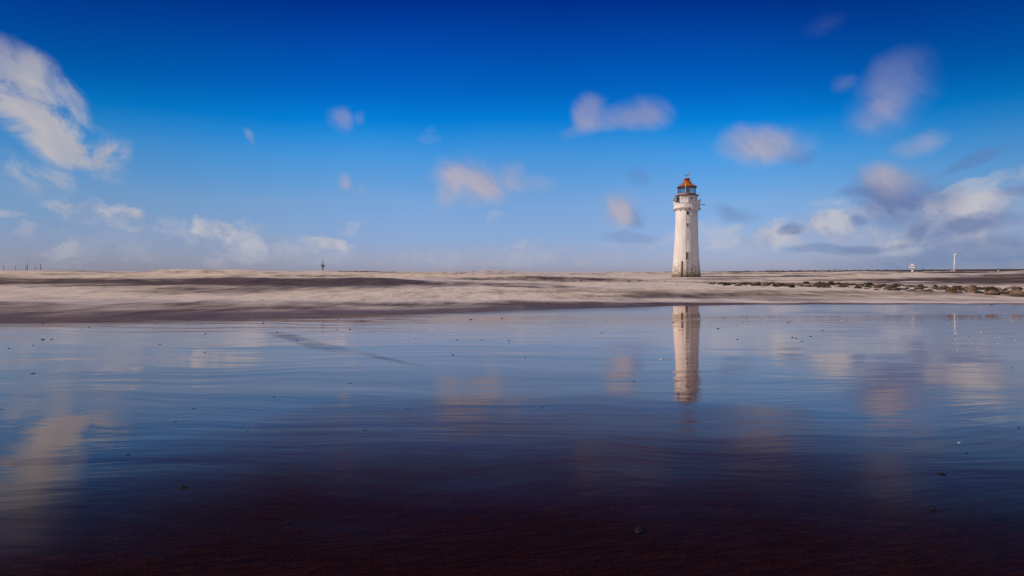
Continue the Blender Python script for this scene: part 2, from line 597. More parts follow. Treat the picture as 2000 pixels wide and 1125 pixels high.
def build_sea():
    bm = bmesh.new()
    lay = bm.verts.layers.float.new('foam')
    lay2 = bm.verts.layers.float.new('film')
    NU = 620
    us = [math.tan(R(-66 + 132 * i / NU)) for i in range(NU + 1)]
    rows = 290
    V = []
    for j in range(rows + 1):
        f = j / rows
        row = []
        for u in us:
            # solve the start row on the shoreline: Y0 = shore(u*Y0)
            Y0 = 30.0
            for _ in range(12):
                Y0 = .5 * Y0 + .5 * shore(u * Y0)
            k = f ** 1.15
            Y = 1 / ((1 / (Y0 - .35)) * (1 - k) + (1 / 30000) * k) if f < 1 else 30000
            X = u * Y
            z, fo = sea_point(X, Y)
            if j == 0:
                z = sand_z(X, Y) - .004
            vv = bm.verts.new((X, Y, z))
            vv[lay] = fo
            vv[lay2] = 1 - sstep(Y - Y0, .5, lerp_tab(X, [(-20, 7), (0, 7), (20, 5)])) * 1.0
            vv[lay2] = vv[lay2] * lerp_tab(X, [(-2, 1), (14, .3)])
            row.append(vv)
        V.append(row)
    for a, b in zip(V, V[1:]):
        for i in range(NU):
            bm.faces.new((a[i], a[i + 1], b[i + 1], b[i]))
    m = bpy.data.materials.new('sea_water')
    m.use_nodes = True
    g = NT(m.node_tree)
    b = m.node_tree.nodes['Principled BSDF']
    at_ = g.n('ShaderNodeAttribute', attribute_name='foam').outputs['Fac']
    pos = g.n('ShaderNodeNewGeometry').outputs['Position']
    s1 = g.noise(g.scale(pos, (.045, .075, .5)), 1.0, 6, .62, .6)
    s2 = g.noise(g.scale(pos, (.42, .16, 1.6)), 1.3, 6, .68, .4)
    fo = g.m('ADD', at_, g.m('ADD', g.m('MULTIPLY_ADD', s1, 1.0, -.5), g.m('MULTIPLY_ADD', s2, .65, -.325)))
    fo = g.mr(fo, .05, .95)
    warm = g.noise(g.scale(pos, (.01, .03, 1)), 1.0, 3)
    fc = g.mix(g.mr(warm, .35, .65), (.69, .595, .555), (.80, .65, .48))
    fc = g.mix(g.m('MULTIPLY', g.mr(s2, .54, .34), .45), fc, (.36, .285, .25))
    wc = g.mix(g.mr(s2, .35, .65), (.075, .044, .030), (.135, .090, .066))
    film = g.n('ShaderNodeAttribute', attribute_name='film').outputs['Fac']
    fo = g.m('MULTIPLY', fo, g.mr(film, .55, 1.0, 1, .25))
    wc = g.mix(g.m('MULTIPLY', film, .8), wc, (.125, .070, .056))
    g.put(b.inputs['Base Color'], g.mix(fo, wc, fc))
    g.put(b.inputs['Roughness'], g.m('MULTIPLY_ADD', film, -.24, .62))
    b.inputs['IOR'].default_value = 1.33
    g.put(b.inputs['Specular IOR Level'], g.m('MULTIPLY', g.m('MULTIPLY_ADD', fo, -.20, .24), g.m('SUBTRACT', 1.0, g.m('MULTIPLY', film, .92))))
    bp = g.n('ShaderNodeBump')
    bp.inputs['Strength'].default_value = 1
    bp.inputs['Distance'].default_value = .20
    g.put(bp.inputs['Height'], g.m('MULTIPLY', g.m('MULTIPLY_ADD', film, -.7, 1.0), g.m('ADD', g.m('MULTIPLY', s2, .9), g.m('MULTIPLY', s1, .8))))
    g.put(b.inputs['Normal'], bp.outputs[0])
    tag(obj('sea', bm, m), kind='structure')


build_sea()

# ------------------------------------------------------------------ lighthouse
LH_Y = 170.0
LHB = at(1340, 538.5, LH_Y)
LH_RZ = -math.atan2(LHB.x, LHB.y)


def tower_material():
    m = bpy.data.materials.new('weathered_white_paint')
    m.use_nodes = True
    g = NT(m.node_tree)
    b = m.node_tree.nodes['Principled BSDF']
    co = g.n('ShaderNodeTexCoord').outputs['Object']
    sp = g.n('ShaderNodeSeparateXYZ')
    g.put(sp.inputs[0], co)
    x, y, z = sp.outputs
    big = g.noise(g.scale(co, (1, 1, .35)), .9, 5, .6)
    col = g.mix(g.mr(big, .35, .68), (.72, .65, .58), (.85, .80, .74))
    streak = g.noise(g.scale(co, (3.5, 3.5, .12)), 1.0, 4, .6)
    col = g.mix(g.m('MULTIPLY', g.mr(streak, .52, .72), .30), col, (.48, .42, .36))
    # paint gone from patches of the lower stone
    pe = g.noise(g.scale(co, (1, 1, 1.2)), 2.6, 6, .68)
    amt = g.m('ADD', pe, g.mr(z, 1.2, 7.6, .10, -.16, smooth=False))
    peel = g.mr(amt, .545, .59)
    # one peeled strip above the door
    xs = g.m('SUBTRACT', 1.0, g.m('DIVIDE', g.m('ABSOLUTE', g.m('SUBTRACT', x, .42)), .55), clamp=True)
    zs = g.m('SUBTRACT', 1.0, g.m('DIVIDE', g.m('ABSOLUTE', g.m('SUBTRACT', z, 11.6)), 2.4), clamp=True)
    strip = g.m('MULTIPLY', g.mr(pe, .50, .58), g.m('MULTIPLY', g.mr(xs, 0, .5), g.mr(zs, 0, .5)))
    sto = g.mix(g.mr(g.noise(co, 1.3, 3), .4, .6), (.11, .075, .055), (.27, .20, .07))
    col = g.mix(g.m('MULTIPLY', peel, .85), col, sto)
    col = g.mix(g.m('MULTIPLY', strip, .7), col, (.24, .17, .10))
    alg = g.m('ADD', z, g.m('MULTIPLY_ADD', pe, 2.2, -1.1))
    col = g.mix(g.m('MULTIPLY', g.mr(alg, .9, -.1), .85), col, (.11, .085, .035))
    g.put(b.inputs['Base Color'], col)
    b.inputs['Roughness'].default_value = .7
    b.inputs['Specular IOR Level'].default_value = .25
    bp = g.n('ShaderNodeBump')
    bp.inputs['Strength'].default_value = 1
    bp.inputs['Distance'].default_value = .05
    g.put(bp.inputs['Height'], pe)
    g.put(b.inputs['Normal'], bp.outputs[0])
    return m


def glass_mat():
    m = bpy.data.materials.new('lantern_glass')
    m.use_nodes = True
    nt = m.node_tree
    g = NT(nt)
    out = nt.nodes['Material Output']
    nt.nodes.remove(nt.nodes['Principled BSDF'])
    tr = g.n('ShaderNodeBsdfTransparent')
    tr.inputs[0].default_value = (.70, .78, .82, 1)
    gl = g.n('ShaderNodeBsdfGlossy')
    gl.inputs['Roughness'].default_value = .06
    nz = g.noise(g.n('ShaderNodeTexCoord').outputs['Object'], 1.4, 3)
    mx = g.n('ShaderNodeMixShader')
    g.put(mx.inputs[0], g.mr(nz, .3, .7, .10, .24))
    g.put(mx.inputs[1], tr.outputs[0])
    g.put(mx.inputs[2], gl.outputs[0])
    g.put(out.inputs[0], mx.outputs[0])
    return m


def build_lighthouse():
    wm = tower_material()
    wp = mat('white_paint', (.80, .77, .73), .65, scale=1.5, alt=(.60, .54, .48))
    rust = mat('rust', (.22, .085, .035), .8, alt=(.10, .04, .02), scale=4)
    orange = mat('orange_roof_paint', (.62, .20, .012), .55, alt=(.42, .11, .012), scale=2.2)
    red = mat('red_oxide_paint', (.52, .075, .025), .6, alt=(.38, .06, .03), scale=2.5)
    dark = mat('dark_iron', (.045, .040, .045), .5, metallic=.3, scale=5)
    void = mat('dark_interior', (.035, .026, .02), .9, scale=3)
    grey = mat('grey_board', (.22, .20, .18), .8, scale=4)
    t = thing('lighthouse', 'tall white lighthouse with orange lantern roof rising from the surf', 'lighthouse', LHB, LH_RZ)
    prof = [(4.75, -2.6), (4.38, -.8), (4.24, 0), (4.05, 1.6), (3.86, 3.6), (3.74, 5.2), (3.62, 7.0), (3.50, 9.2), (3.37, 12), (3.29, 14.4), (3.22, 17), (3.17, 19.7)]
    bm = bmesh.new()
    lathe(bm, prof, 96)
    tower = obj('tower', bm, wm, t)

    def rad(z):
        return lerp_tab(z, [(b, a) for a, b in prof])
    # cornice with gutter lip
    bm = bmesh.new()
    lathe(bm, [(3.10, 19.5), (3.24, 19.55), (3.45, 19.85), (3.88, 20.02), (3.97, 20.10), (3.97, 20.30), (3.80, 20.45), (3.72, 20.9), (3.74, 21.2), (3.1, 21.22)], 96)
    obj('cornice', bm, wp, t)
    for k in range(14):
        a = 2 * math.pi * (k + .5) / 14
        bm = bmesh.new()
        box(bm, (0, -3.50, 19.72), (.26, .62, .34), 0, .03)
        o = obj('bracket', bm, wp if k % 5 else rust, t, False)
        o.rotation_euler = (0, 0, a)
    # gallery parapet: a flared, broken-topped wall
    seg = 96
    bm = bmesh.new()
    def ptop(i):
        a = 360 * i / seg                # 0 = facing camera, grows to the right
        a = (a + 180) % 360 - 180
        h = lerp_tab(a, [(-180, 22.9), (-125, 22.95), (-100, 22.75), (-78, 22.55), (-55, 21.9), (-35, 21.6), (20, 21.55), (40, 21.75), (58, 22.3), (80, 22.85), (100, 22.9), (180, 22.9)])
        return h + .07 * noise.noise(Vector((i * .6, 1, 2)))
    ro, ri = [], []
    for j in range(6):
        f = j / 5
        a_, b_ = [], []
        for i in range(seg):
            th = 2 * math.pi * i / seg
            top = ptop(i)
            z = 21.15 + (top - 21.15) * f
            r = 3.70 + .46 * ((z - 21.15) / 1.7)
            a_.append(bm.verts.new((r * math.sin(th), -r * math.cos(th), z)))
            b_.append(bm.verts.new(((r - .22) * math.sin(th), -(r - .22) * math.cos(th), z)))
        ro.append(a_)
        ri.append(b_)
    for j in range(5):
        for i in range(seg):
            k = (i + 1) % seg
            bm.faces.new((ro[j][i], ro[j][k], ro[j + 1][k], ro[j + 1][i]))
            bm.faces.new((ri[j][k], ri[j][i], ri[j + 1][i], ri[j + 1][k]))
    for i in range(seg):
        k = (i + 1) % seg
        bm.faces.new((ro[5][i], ro[5][k], ri[5][k], ri[5][i]))
    obj('parapet', bm, wp, t, False)
    # eight-sided service room under the lantern
    bm = bmesh.new()
    lathe(bm, [(2.98, 21.0), (2.98, 23.6), (3.12, 23.62), (3.12, 23.86), (2.9, 23.88)], 8)
    room = obj('service_room', bm, wp, t, False)
    room.rotation_euler = (0, 0, R(9))
    for k in range(8):                    # hatches and vents in the room's sides
        a = R(45 * k + 22.5)
        for dx in ((-.55, .5) if k % 2 else (-.1,)):
            bm = bmesh.new()
            w_ = (.22, .06, .26) if k % 2 else (.55, .06, .55)
            box(bm, (dx, -2.755, 22.95), w_)
            o = obj('air_vent' if k % 2 else 'hatch', bm, rust if k in (0, 4) else void, room, False)
            o.rotation_euler = (0, 0, a)
    # lantern gallery deck
    bm = bmesh.new()
    lathe(bm, [(2.4, 23.89), (3.40, 23.89), (3.46, 23.95), (3.40, 24.03), (2.4, 24.03)], 48)
    obj('lantern_gallery', bm, dark, t, False)
    for k in range(20):
        a = 2 * math.pi * k / 20
        if k in (18, 19, 1, 2):
            continue
        bm = bmesh.new()
        tube(bm, (3.3 * math.sin(a), -3.3 * math.cos(a), 24.0), (3.3 * math.sin(a), -3.3 * math.cos(a), 24.0 + (.35 if k % 3 else .6)), .03, seg=6)
        obj('railing_post', bm, dark, t)
    # rusty orange upstand of the lantern
    bm = bmesh.new()
    lathe(bm, [(2.60, 24.03), (2.60, 24.52), (2.52, 24.54), (2.52, 24.03)], 48, False)
    obj('lantern_base', bm, mat('orange_red_paint', (.62, .13, .03), .6, alt=(.50, .38, .32), scale=.9), t, False)
    # glazing
    bm = bmesh.new()
    lathe(bm, [(2.50, 24.55), (2.50, 26.55)], 16, False)
    obj('lantern_glass', bm, glass_mat(), t, False)
    bm = bmesh.new()
    for k in range(16):
        a = 2 * math.pi * k / 16
        s, c = math.sin(a), -math.cos(a)
        tube(bm, (2.54 * s, 2.54 * c, 24.5), (2.54 * s, 2.54 * c, 26.6), 0.065 if k % 4 == 0 else .03, seg=6)
    for z in (24.56, 25.2, 25.9, 26.55):
        for k in range(16):
            a, a2 = 2 * math.pi * k / 16, 2 * math.pi * (k + 1) / 16
            tube(bm, (2.54 * math.sin(a), -2.54 * math.cos(a), z), (2.54 * math.sin(a2), -2.54 * math.cos(a2), z), .028, seg=6)
    obj('lantern_frame', bm, dark, t)
    bm = bmesh.new()
    lathe(bm, [(.55, 24.03), (.55, 24.5), (.36, 24.6), (.36, 25.0), (.52, 25.1), (.55, 25.5), (.40, 25.8), (.12, 25.9)], 20)
    o = obj('lamp', bm, mat('dull_brass', (.10, .06, .03), .4, metallic=.5), t)
    o.location = (.35, -1.1, 0)
    # roof
    bm = bmesh.new()
    lathe(bm, [(2.55, 26.50), (2.86, 26.52), (2.90, 26.62), (2.55, 26.78), (2.05, 27.05), (1.55, 27.42), (1.18, 27.82), (.98, 28.2), (.86, 28.42), (.1, 28.44)], 16)
    roof = obj('roof', bm, orange, t, False)
    bm = bmesh.new()
    lathe(bm, [(2.56, 26.44), (2.93, 26.46), (2.95, 26.58), (2.88, 26.60)], 48)
    obj('eave', bm, mat('dark_rust', (.12, .05, .03), .7), roof)
    bm = bmesh.new()
    for k in range(16):
        a = 2 * math.pi * k / 16
        pr = [(2.90, 26.66), (2.05, 27.09), (1.55, 27.46), (1.18, 27.86), (.90, 28.4)]
        for (r0, z0), (r1, z1) in zip(pr, pr[1:]):
            tube(bm, (r0 * math.sin(a), -r0 * math.cos(a), z0), (r1 * math.sin(a), -r1 * math.cos(a), z1), .04, seg=5)
    obj('rib', bm, mat('rusty_rib', (.36, .10, .012), .7), roof)
    bm = bmesh.new()
    lathe(bm, [(.84, 28.40), (.82, 28.95), (.92, 29.0), (.92, 29.10), (.70, 29.24), (.12, 29.30)], 32)
    obj('vent', bm, red, roof)
    # weather vane
    bm = bmesh.new()
    tube(bm, (0, 0, 29.25), (0, 0, 31.1), .045, seg=6)
    vane = obj('weather_vane', bm, dark, t)
    bm = bmesh.new()
    for d in ((1, 0), (0, 1)):
        tube(bm, (-.72 * d[0], -.72 * d[1], 30.15), (.72 * d[0], .72 * d[1], 30.15), .035, seg=6)
    for d in ((1, 0), (-1, 0), (0, 1), (0, -1)):
        box(bm, (.72 * d[0], .72 * d[1], 30.15), (.16, .16, .22))
    obj('compass_arm', bm, dark, vane, False)
    bm = bmesh.new()
    tube(bm, (.42, -.02, 29.2), (.42, -.02, 30.5), .05, seg=6)
    tube(bm, (.30, -.02, 30.62), (.30, .10, 30.62), .34, seg=16)
    obj('signal_disc', bm, wp, vane)
    bm = bmesh.new()
    tube(bm, (.30, -.06, 30.64), (.30, -.021, 30.64), .17, seg=14)
    obj('disc_centre', bm, mat('bright_red_paint', (.6, .04, .03), .5), vane)
    # stays
    for k, a in enumerate((R(62), R(-62), R(150), R(-150))):
        bm = bmesh.new()
        s, c = math.sin(a), -math.cos(a)
        tube(bm, (.9 * s, .9 * c, 29.05), (2.78 * s, 2.78 * c, 26.75), .022, seg=5)
        obj('stay', bm, dark, roof)
    # white mast in front of the lantern
    bm = bmesh.new()
    tube(bm, (-.33, -2.95, 23.6), (-.33, -2.95, 27.35), .075, seg=8)
    obj('mast', bm, wp, t)

    # window-like openings
    def opening(name, x, z0, w, h, m_in, m_fr, deep=.16):
        zc = z0 + h / 2
        r = rad(zc)
        ang = math.asin(x / r)
        bm = bmesh.new()
        fw = .13
        lean = math.atan2(rad(z0) - rad(z0 + h), h)
        yy = -(r + .03)
        for sx in (-1, 1):
            box(bm, (sx * (w / 2 + fw / 2), yy, 0), (fw, .22, h + 2 * fw))
        box(bm, (0, yy, h / 2 + fw / 2), (w - .004, .215, fw))
        box(bm, (0, yy - .03, -h / 2 - fw / 2), (w + .1, .30, fw * .9))
        fr = obj(name, bm, m_fr, t, False, (0, 0, zc))
        fr.rotation_euler = (0, 0, ang)
        bm = bmesh.new()
        box(bm, (0, yy + .02, 0), (w, .12, h))
        pane = obj('pane' if name == 'window' else 'door_leaf', bm, m_in, fr, False)
        return fr
    f = opening('window', .33, 18.05, .72, 1.0, void, wp)
    bm = bmesh.new()
    box(bm, (.18, -3.27, 0), (.05, .05, 1.0))
    box(bm, (0, -3.275, .12), (.72, .05, .05))
    obj('glazing_bar', bm, rust, f, False)
    opening('window', .33, 14.5, .72, 1.0, grey, wp)
    f = opening('doorway', .30, 4.55, .85, 2.4, mat('grey_brown_door', (.20, .15, .12), .8, scale=2), wp)
    # ladder of iron rungs below the door
    bm = bmesh.new()
    for sx in (-.26, .26):
        tube(bm, (.30 + sx, -(rad(0) + .14), -.6), (.30 + sx, -(rad(4.4) + .16), 4.45), .05, seg=6)
    for i in range(15):
        z = -.3 + i * .33
        yy = -(lerp_tab(z, [(-.6, rad(0) + .14), (4.45, rad(4.4) + .16)]))
        tube(bm, (.04, yy, z), (.56, yy, z), .035, seg=6)
    obj('ladder', bm, mat('green_iron', (.09, .10, .06), .7), t)
    # rusty timber fender leaning on the base
    bm = bmesh.new()
    tube(bm, (-1.36, -(rad(0) + .02), -.8), (-1.22, -(rad(4.3) - .05), 4.35), .17, .14, seg=8)
    obj('fender_post', bm, rust, t)
    bm = bmesh.new()
    tube(bm, (-.16, -(rad(18) + .02), 18.9), (-.16, -(rad(4.5) + .0), 4.5), .03, seg=5)  # thin pale upright line down the tower front
    obj('thin_strip', bm, mat('pale_strip', (.55, .48, .44), .6), t)
    # beam that juts out to the right below the parapet, with its hook
    bm = bmesh.new()
    box(bm, (4.35, -.8, 21.12), (1.7, .16, .16))
    beam = obj('hoist_beam', bm, dark, t, False)
    bm = bmesh.new()
    tube(bm, (5.1, -.8, 21.05), (5.22, -.8, 20.62), .025, seg=5)
    obj('hook', bm, dark, beam)
    for (a, dz) in ((80, .55), (96, .7), (70, .35)):
        bm = bmesh.new()
        s, c = math.sin(R(a)), -math.cos(R(a))
        tube(bm, (3.9 * s, 3.9 * c, 20.1), (3.8 * s, 3.8 * c, 20.1 - dz), .10, .05, seg=6)
        obj('rust_bracket', bm, rust, t)
    # leaning screen left over from the gallery on the left
    bm = bmesh.new()
    for k in range(6):
        a = R(-96 + 9 * k)
        s, c = math.sin(a), -math.cos(a)
        tube(bm, (4.12 * s, 4.12 * c, 22.5), (3.3 * s, 3.3 * c, 23.95), .055, seg=5)
    vs = []
    for k in range(11):
        a = R(-100 + 5 * k)
        s, c = math.sin(a), -math.cos(a)
        vs.append([bm.verts.new((r * s, r * c, z)) for r, z in ((4.10, 22.62), (3.32, 23.98), (3.27, 23.93), (4.05, 22.57))])
    for p, q in zip(vs, vs[1:]):
        for i in range(4):
            j = (i + 1) % 4
            bm.faces.new((p[i], p[j], q[j], q[i]))
    obj('gallery_screen', bm, mat('netting', (.16, .12, .085), .9, scale=6, alt=(.30, .24, .18)), t, False)


build_lighthouse()

# ------------------------------------------------------------------ rocks
def rock_mat(name, a, b, c):
    m = bpy.data.materials.new(name)
    m.use_nodes = True
    g = NT(m.node_tree)
    bs = m.node_tree.nodes['Principled BSDF']
    geo = g.n('ShaderNodeNewGeometry')
    pos = geo.outputs['Position']
    n1 = g.noise(pos, 1.6, 5, .6)
    n2 = g.noise(pos, 3.0, 5, .6)
    col = g.mix(g.mr(n1, .38, .62), a, b)
    col = g.mix(g.m('MULTIPLY', g.mr(n2, .5, .66), .6), col, c)
    sg = g.n('ShaderNodeSeparateXYZ')
    g.put(sg.inputs[0], g.n('ShaderNodeTexCoord').outputs['Generated'])
    gen_z = g.m('ADD', sg.outputs[2], g.m('MULTIPLY_ADD', n2, .6, -.3))  # colour goes darker towards the bottom of each rock
    col = g.mix(g.mr(gen_z, .78, .55), col, (.022, .019, .015))
    g.put(bs.inputs['Base Color'], col)
    bs.inputs['Roughness'].default_value = .7
    bs.inputs['Specular IOR Level'].default_value = .15
    bp = g.n('ShaderNodeBump')
    bp.inputs['Strength'].default_value = 1
    bp.inputs['Distance'].default_value = .04
    g.put(bp.inputs['Height'], n2)
    g.put(bs.inputs['Normal'], bp.outputs[0])
    return m


RM = [rock_mat('dark_wet_rock', (.040, .031, .027), (.11, .078, .052), (.016, .014, .012)),
      rock_mat('brown_rock', (.15, .092, .056), (.26, .165, .10), (.030, .025, .022)),
      rock_mat('orange_rock', (.27, .125, .045), (.19, .085, .03), (.08, .045, .025)),
      rock_mat('weedy_rock', (.030, .028, .017), (.065, .050, .026), (.014, .013, .010))]


def rock_mesh(seed, flat):
    bm = bmesh.new()
    bmesh.ops.create_icosphere(bm, subdivisions=3, radius=1.0)
    o = Vector((seed * 3.1, seed * 1.7, seed * .9))
    r2 = random.Random(seed)
    planes = [(Vector((r2.uniform(-1, 1), r2.uniform(-1, 1), r2.uniform(-.3, 1))).normalized(), r2.uniform(.42, .75)) for _ in range(11)]
    for v in bm.verts:
        p = v.co.copy()
        for n, d in planes:                  # chip flat faces off
            k = p.dot(n) - d
            if k > 0:
                p -= n * k * .97
        p *= 1 + .14 * noise.noise(p * 1.3 + o) + .03 * noise.noise(p * 4.5 + o)
        v.co = Vector((p.x, p.y, p.z * flat))
    me = bpy.data.meshes.new('rock')
    bm.to_mesh(me)
    bm.free()
    return me


ROCKS = []
for s in range(12):
    for mi in range(4):
        me = rock_mesh(s + 1, .45 + .3 * ((s * 37 % 10) / 10)) if mi == 0 else ROCKS[-mi].copy()
        me.materials.clear()
        me.materials.append(RM[mi])
        ROCKS.append(me)


def rock(px, py, wpx, hk, mi, label, group, Y=None, s=None):
    """a boulder whose waterline sits at a photo pixel, given the depth of the breakwater there"""
    p = at(px, py, Y)
    o = bpy.data.objects.new('rock', ROCKS[((s if s is not None else rnd.randrange(12)) * 4 + mi)])
    C.objects.link(o)
    w = wpx / F * Y / 2
    o.location = (p.x, p.y, p.z)
    o.scale = (w, w * rnd.uniform(.8, 1.2), w * hk)
    o.rotation_euler = (rnd.uniform(-.15, .15), rnd.uniform(-.15, .15), rnd.uniform(0, 6.28))
    tag(o, label, 'rock', group)
    return o


def build_rocks():
    def depth(px, py):
        d = ray(px, py)
        # walk the sight line down onto the sea surface
        lo, hi = 15.0, 400.0
        Y = 30.0
        while Y < 400:
            z = CAM_Z + d.z / d.y * Y
            sz, _ = sea_point(d.x / d.y * Y, Y)
            if z < sz:
                break
            Y += .25
        return Y
    named = [
        (1856, 569, 30, 1.3, 2, 'bright orange boulder, the most orange rock of the low breakwater'),
        (1870, 562, 22, .8, 0, 'dark rock perched just above the orange boulder'),
        (1939, 576, 40, 1.25, 1, 'large brown rock with a tan lit face near the right end of the breakwater'),
        (1994, 577, 42, 1.3, 1, 'rightmost big brown rock, cut by the photo edge'),
        (1623, 554, 14, 1.8, 0, 'round dark boulder standing highest on the breakwater'),
        (1609, 554.5, 14, 1.5, 0, 'dark rock leaning against the round dark boulder from the left'),
        (1872, 565, 26, .7, 3, 'green weedy rock beside the orange boulder'),
        (1804, 569, 28, .7, 1, 'brown sloping rock to the left of the orange boulder'),
        (1753, 557, 34, .7, 1, 'long low brown ledge below the white control tower'),
        (1712, 566, 16, .5, 0, 'flat dark slab awash at the front edge of the breakwater'),
        (1794, 559, 14, .9, 0, 'small black pointed rock below and right of the white control tower'),
        (1135, 548, 7, .7, 0, 'lone small dark rock in the surf, farthest left of the lighthouse'),
        (1228, 549.5, 9, .7, 0, 'lone dark rock in the surf, second to the left of the lighthouse'),
    ]
    for px, py, w, hk, mi, lab in named:
        rock(px, py, w, hk, mi, lab, None, depth(px, py))
    # breakwater: upper edge and lower edge in the picture, found on the water surface
    top = [(1385, 553), (1450, 553), (1620, 554), (1760, 558), (1880, 561), (2000, 564), (2080, 566)]
    bot = [(1385, 555), (1450, 560), (1620, 562), (1760, 568), (1880, 573), (2000, 580), (2080, 582)]
    n = 0
    for i in range(283):
        px = 1390 + 660 * (i / 283) ** .97 + rnd.uniform(-6, 6)
        k = rnd.random() ** 1.25
        a, b = lerp_tab(px, top), lerp_tab(px, bot)
        py = a + (b - a) * k
        if px > 1760 and k > .5 and rnd.random() < .3:
            continue
        w = rnd.uniform(7, 20) * (1 + (px - 1400) / 800) * (.75 + .5 * k)
        r = rnd.random()
        mi = 0 if r < .60 - .10 * (px > 1700) else (3 if r < .62 else (1 if r < .985 else 2))
        lab = ['small dark wet rock among the many heaped along the low breakwater', 'brown rock among the many heaped along the low breakwater',
               'rusty orange-brown rock heaped among darker rocks on the low breakwater', 'dark olive weedy rock among the many heaped along the low breakwater'][mi]
        rock(px, py, w, rnd.uniform(.6, 1.2) * (1.15 - .4 * k), mi, lab, 'rocks of the low breakwater', depth(px, py))
    for i in range(9):
        px = [1248, 1262, 1283, 1300, 1322, 1395, 1408, 1420, 1382][i]
        py = [548.5, 549, 551, 549.5, 553, 551, 552, 553, 554][i]
        rock(px, py, rnd.uniform(5, 9), .5, 0, 'tiny dark rock awash at the foot of the lighthouse', 'rocks awash near the lighthouse', depth(px, py))


build_rocks()

# ------------------------------------------------------------------ pebbles and shells on the sand
def build_pebbles():
    pm = rock_mat('dark_pebble', (.006, .0055, .0055), (.014, .012, .011), (.004, .004, .004))
    sm = mat('shell_white', (.62, .56, .50), .5, alt=(.42, .36, .32), scale=20)

    def pebble_mesh(seed, m):
        me = rock_mesh(seed + 60, .5)
        me.materials.append(m)
        return me
    PM = [pebble_mesh(s, pm) for s in range(4)]
    # a half cockle shell: ribbed dome
    def shell_mesh():
        bm = bmesh.new()
        rings = []
        for j in range(7):
            a = j / 6 * math.pi / 2
            ring = []
            for i in range(28):
                th = 2 * math.pi * i / 28
                r = math.cos(a) * (1 + .05 * math.cos(14 * th)) * (1 - .18 * math.cos(th))
                ring.append(bm.verts.new((r * math.sin(th) + 0, r * math.cos(th), math.sin(a) * .55)))
            rings.append(ring)
        for a, b in zip(rings, rings[1:]):
            for i in range(28):
                k = (i + 1) % 28
                bm.faces.new((a[i], a[k], b[k], b[i]))
        bmesh.ops.remove_doubles(bm, verts=bm.verts, dist=.002)
        me = bpy.data.meshes.new('shell')
        bm.to_mesh(me)
        bm.free()
        for p in me.polygons:
            p.use_smooth = True
        me.materials.append(sm)
        return me
    SM = shell_mesh()

    def put(name, me, px, py, w, label, group=None, hk=.8):
        p = sand_hit(px, py)
        o = bpy.data.objects.new(name, me)
        C.objects.link(o)
        s = w * (1.2 if name == 'pebble' else 1.15) / F * p.y / 2
        o.location = (p.x, p.y, p.z + (s * .10 if name == 'pebble' else 0))
        o.scale = (s, s * rnd.uniform(.6, .9), s * hk)
        o.rotation_euler = (0, 0, rnd.uniform(-.6, .6))
        tag(o, label, 'shell' if name == 'shell' else 'pebble', group)
    big = [(358, 953, 22, 'black stone half sunk in the sand, alone in the lower left'), (561, 1022, 18, 'small dark broken stone on the dark sand near the bottom, left of centre'),
           (1248, 1036, 32, 'largest black stone, on the dark sand right of the bottom centre'), (1838, 927, 18, 'upper of the two black stones in the lower right'),
           (1823, 996, 22, 'lower of the two black stones in the lower right'), (344, 824, 10, 'dark stone in the wet film, lowest of the small cluster on the left'),
           (377, 799, 9, 'dark stone in the wet film, topmost of the small cluster on the left'), (535, 776, 10, 'lone dark stone in the rippled film, left of centre'),
           (1058, 797, 9, 'lone dark stone just right of the picture centre line below the cloud reflection'), (797, 799, 9, 'dark stone left of the pale cloud reflection'),
           (712, 841, 9, 'dark stone lower left of the pale cloud reflection'), (482, 844, 8, 'small dark stone on the blue film in the left third'),
           (684, 749, 8, 'dark speck of stone on the pale blue film, upper left of the cloud reflection'), (4, 800, 10, 'dark stone at the left edge of the picture'),
           (64, 730, 9, 'dark stone near the left edge in the pale wet film'), (1238, 745, 8, 'dark stone left of the lighthouse reflection'),
           (250, 889, 12, 'dark stone in a scoured hollow at the left'), (1990, 835, 8, 'dark stone at the right edge of the picture'), (1888, 886, 8, 'small dark stone above the two black stones in the lower right')]
    for i, (px, py, w, lab) in enumerate(big):
        put('pebble', PM[i % 4], px, py, w * .9, lab, None, .5)
    whites = [(1292, 702, 8, 'white shell left of the lighthouse reflection'), (916, 664, 6, 'white shell in the pale film, left of centre, far from others'), (1873, 865, 7, 'white shell in the lower right, nearest to the camera')]
    for px, py, w, lab in whites:
        put('shell', SM, px, py, w, lab)
    for i in range(34):
        px = 1380 + 610 * rnd.random()
        py = 622 + 72 * rnd.random() ** 1.4
        put('shell', SM, px, py, rnd.uniform(2.6, 5.0), 'tiny white shell among those scattered on the wet sand right of the lighthouse reflection', 'white shells scattered to the right')
    for i in range(16):
        px = 520 + 740 * rnd.random()
        py = 630 + 110 * rnd.random()
        if 1280 < px < 1380:
            continue
        put('shell', SM, px, py, rnd.uniform(2.4, 4.2), 'tiny white shell among those strewn over the middle of the wet sand', 'white shells strewn mid beach')
    for i in range(70):
        px = 2000 * rnd.random()
        py = 622 + 60 * rnd.random() ** 1.3 + (60 * rnd.random() if i % 4 == 0 else 0)
        put('pebble', PM[i % 4], px, py, rnd.uniform(2.5, 6), 'tiny dark pebble among those strewn along the upper edge of the wet sand', 'dark pebbles strewn on the wet sand')


build_pebbles()

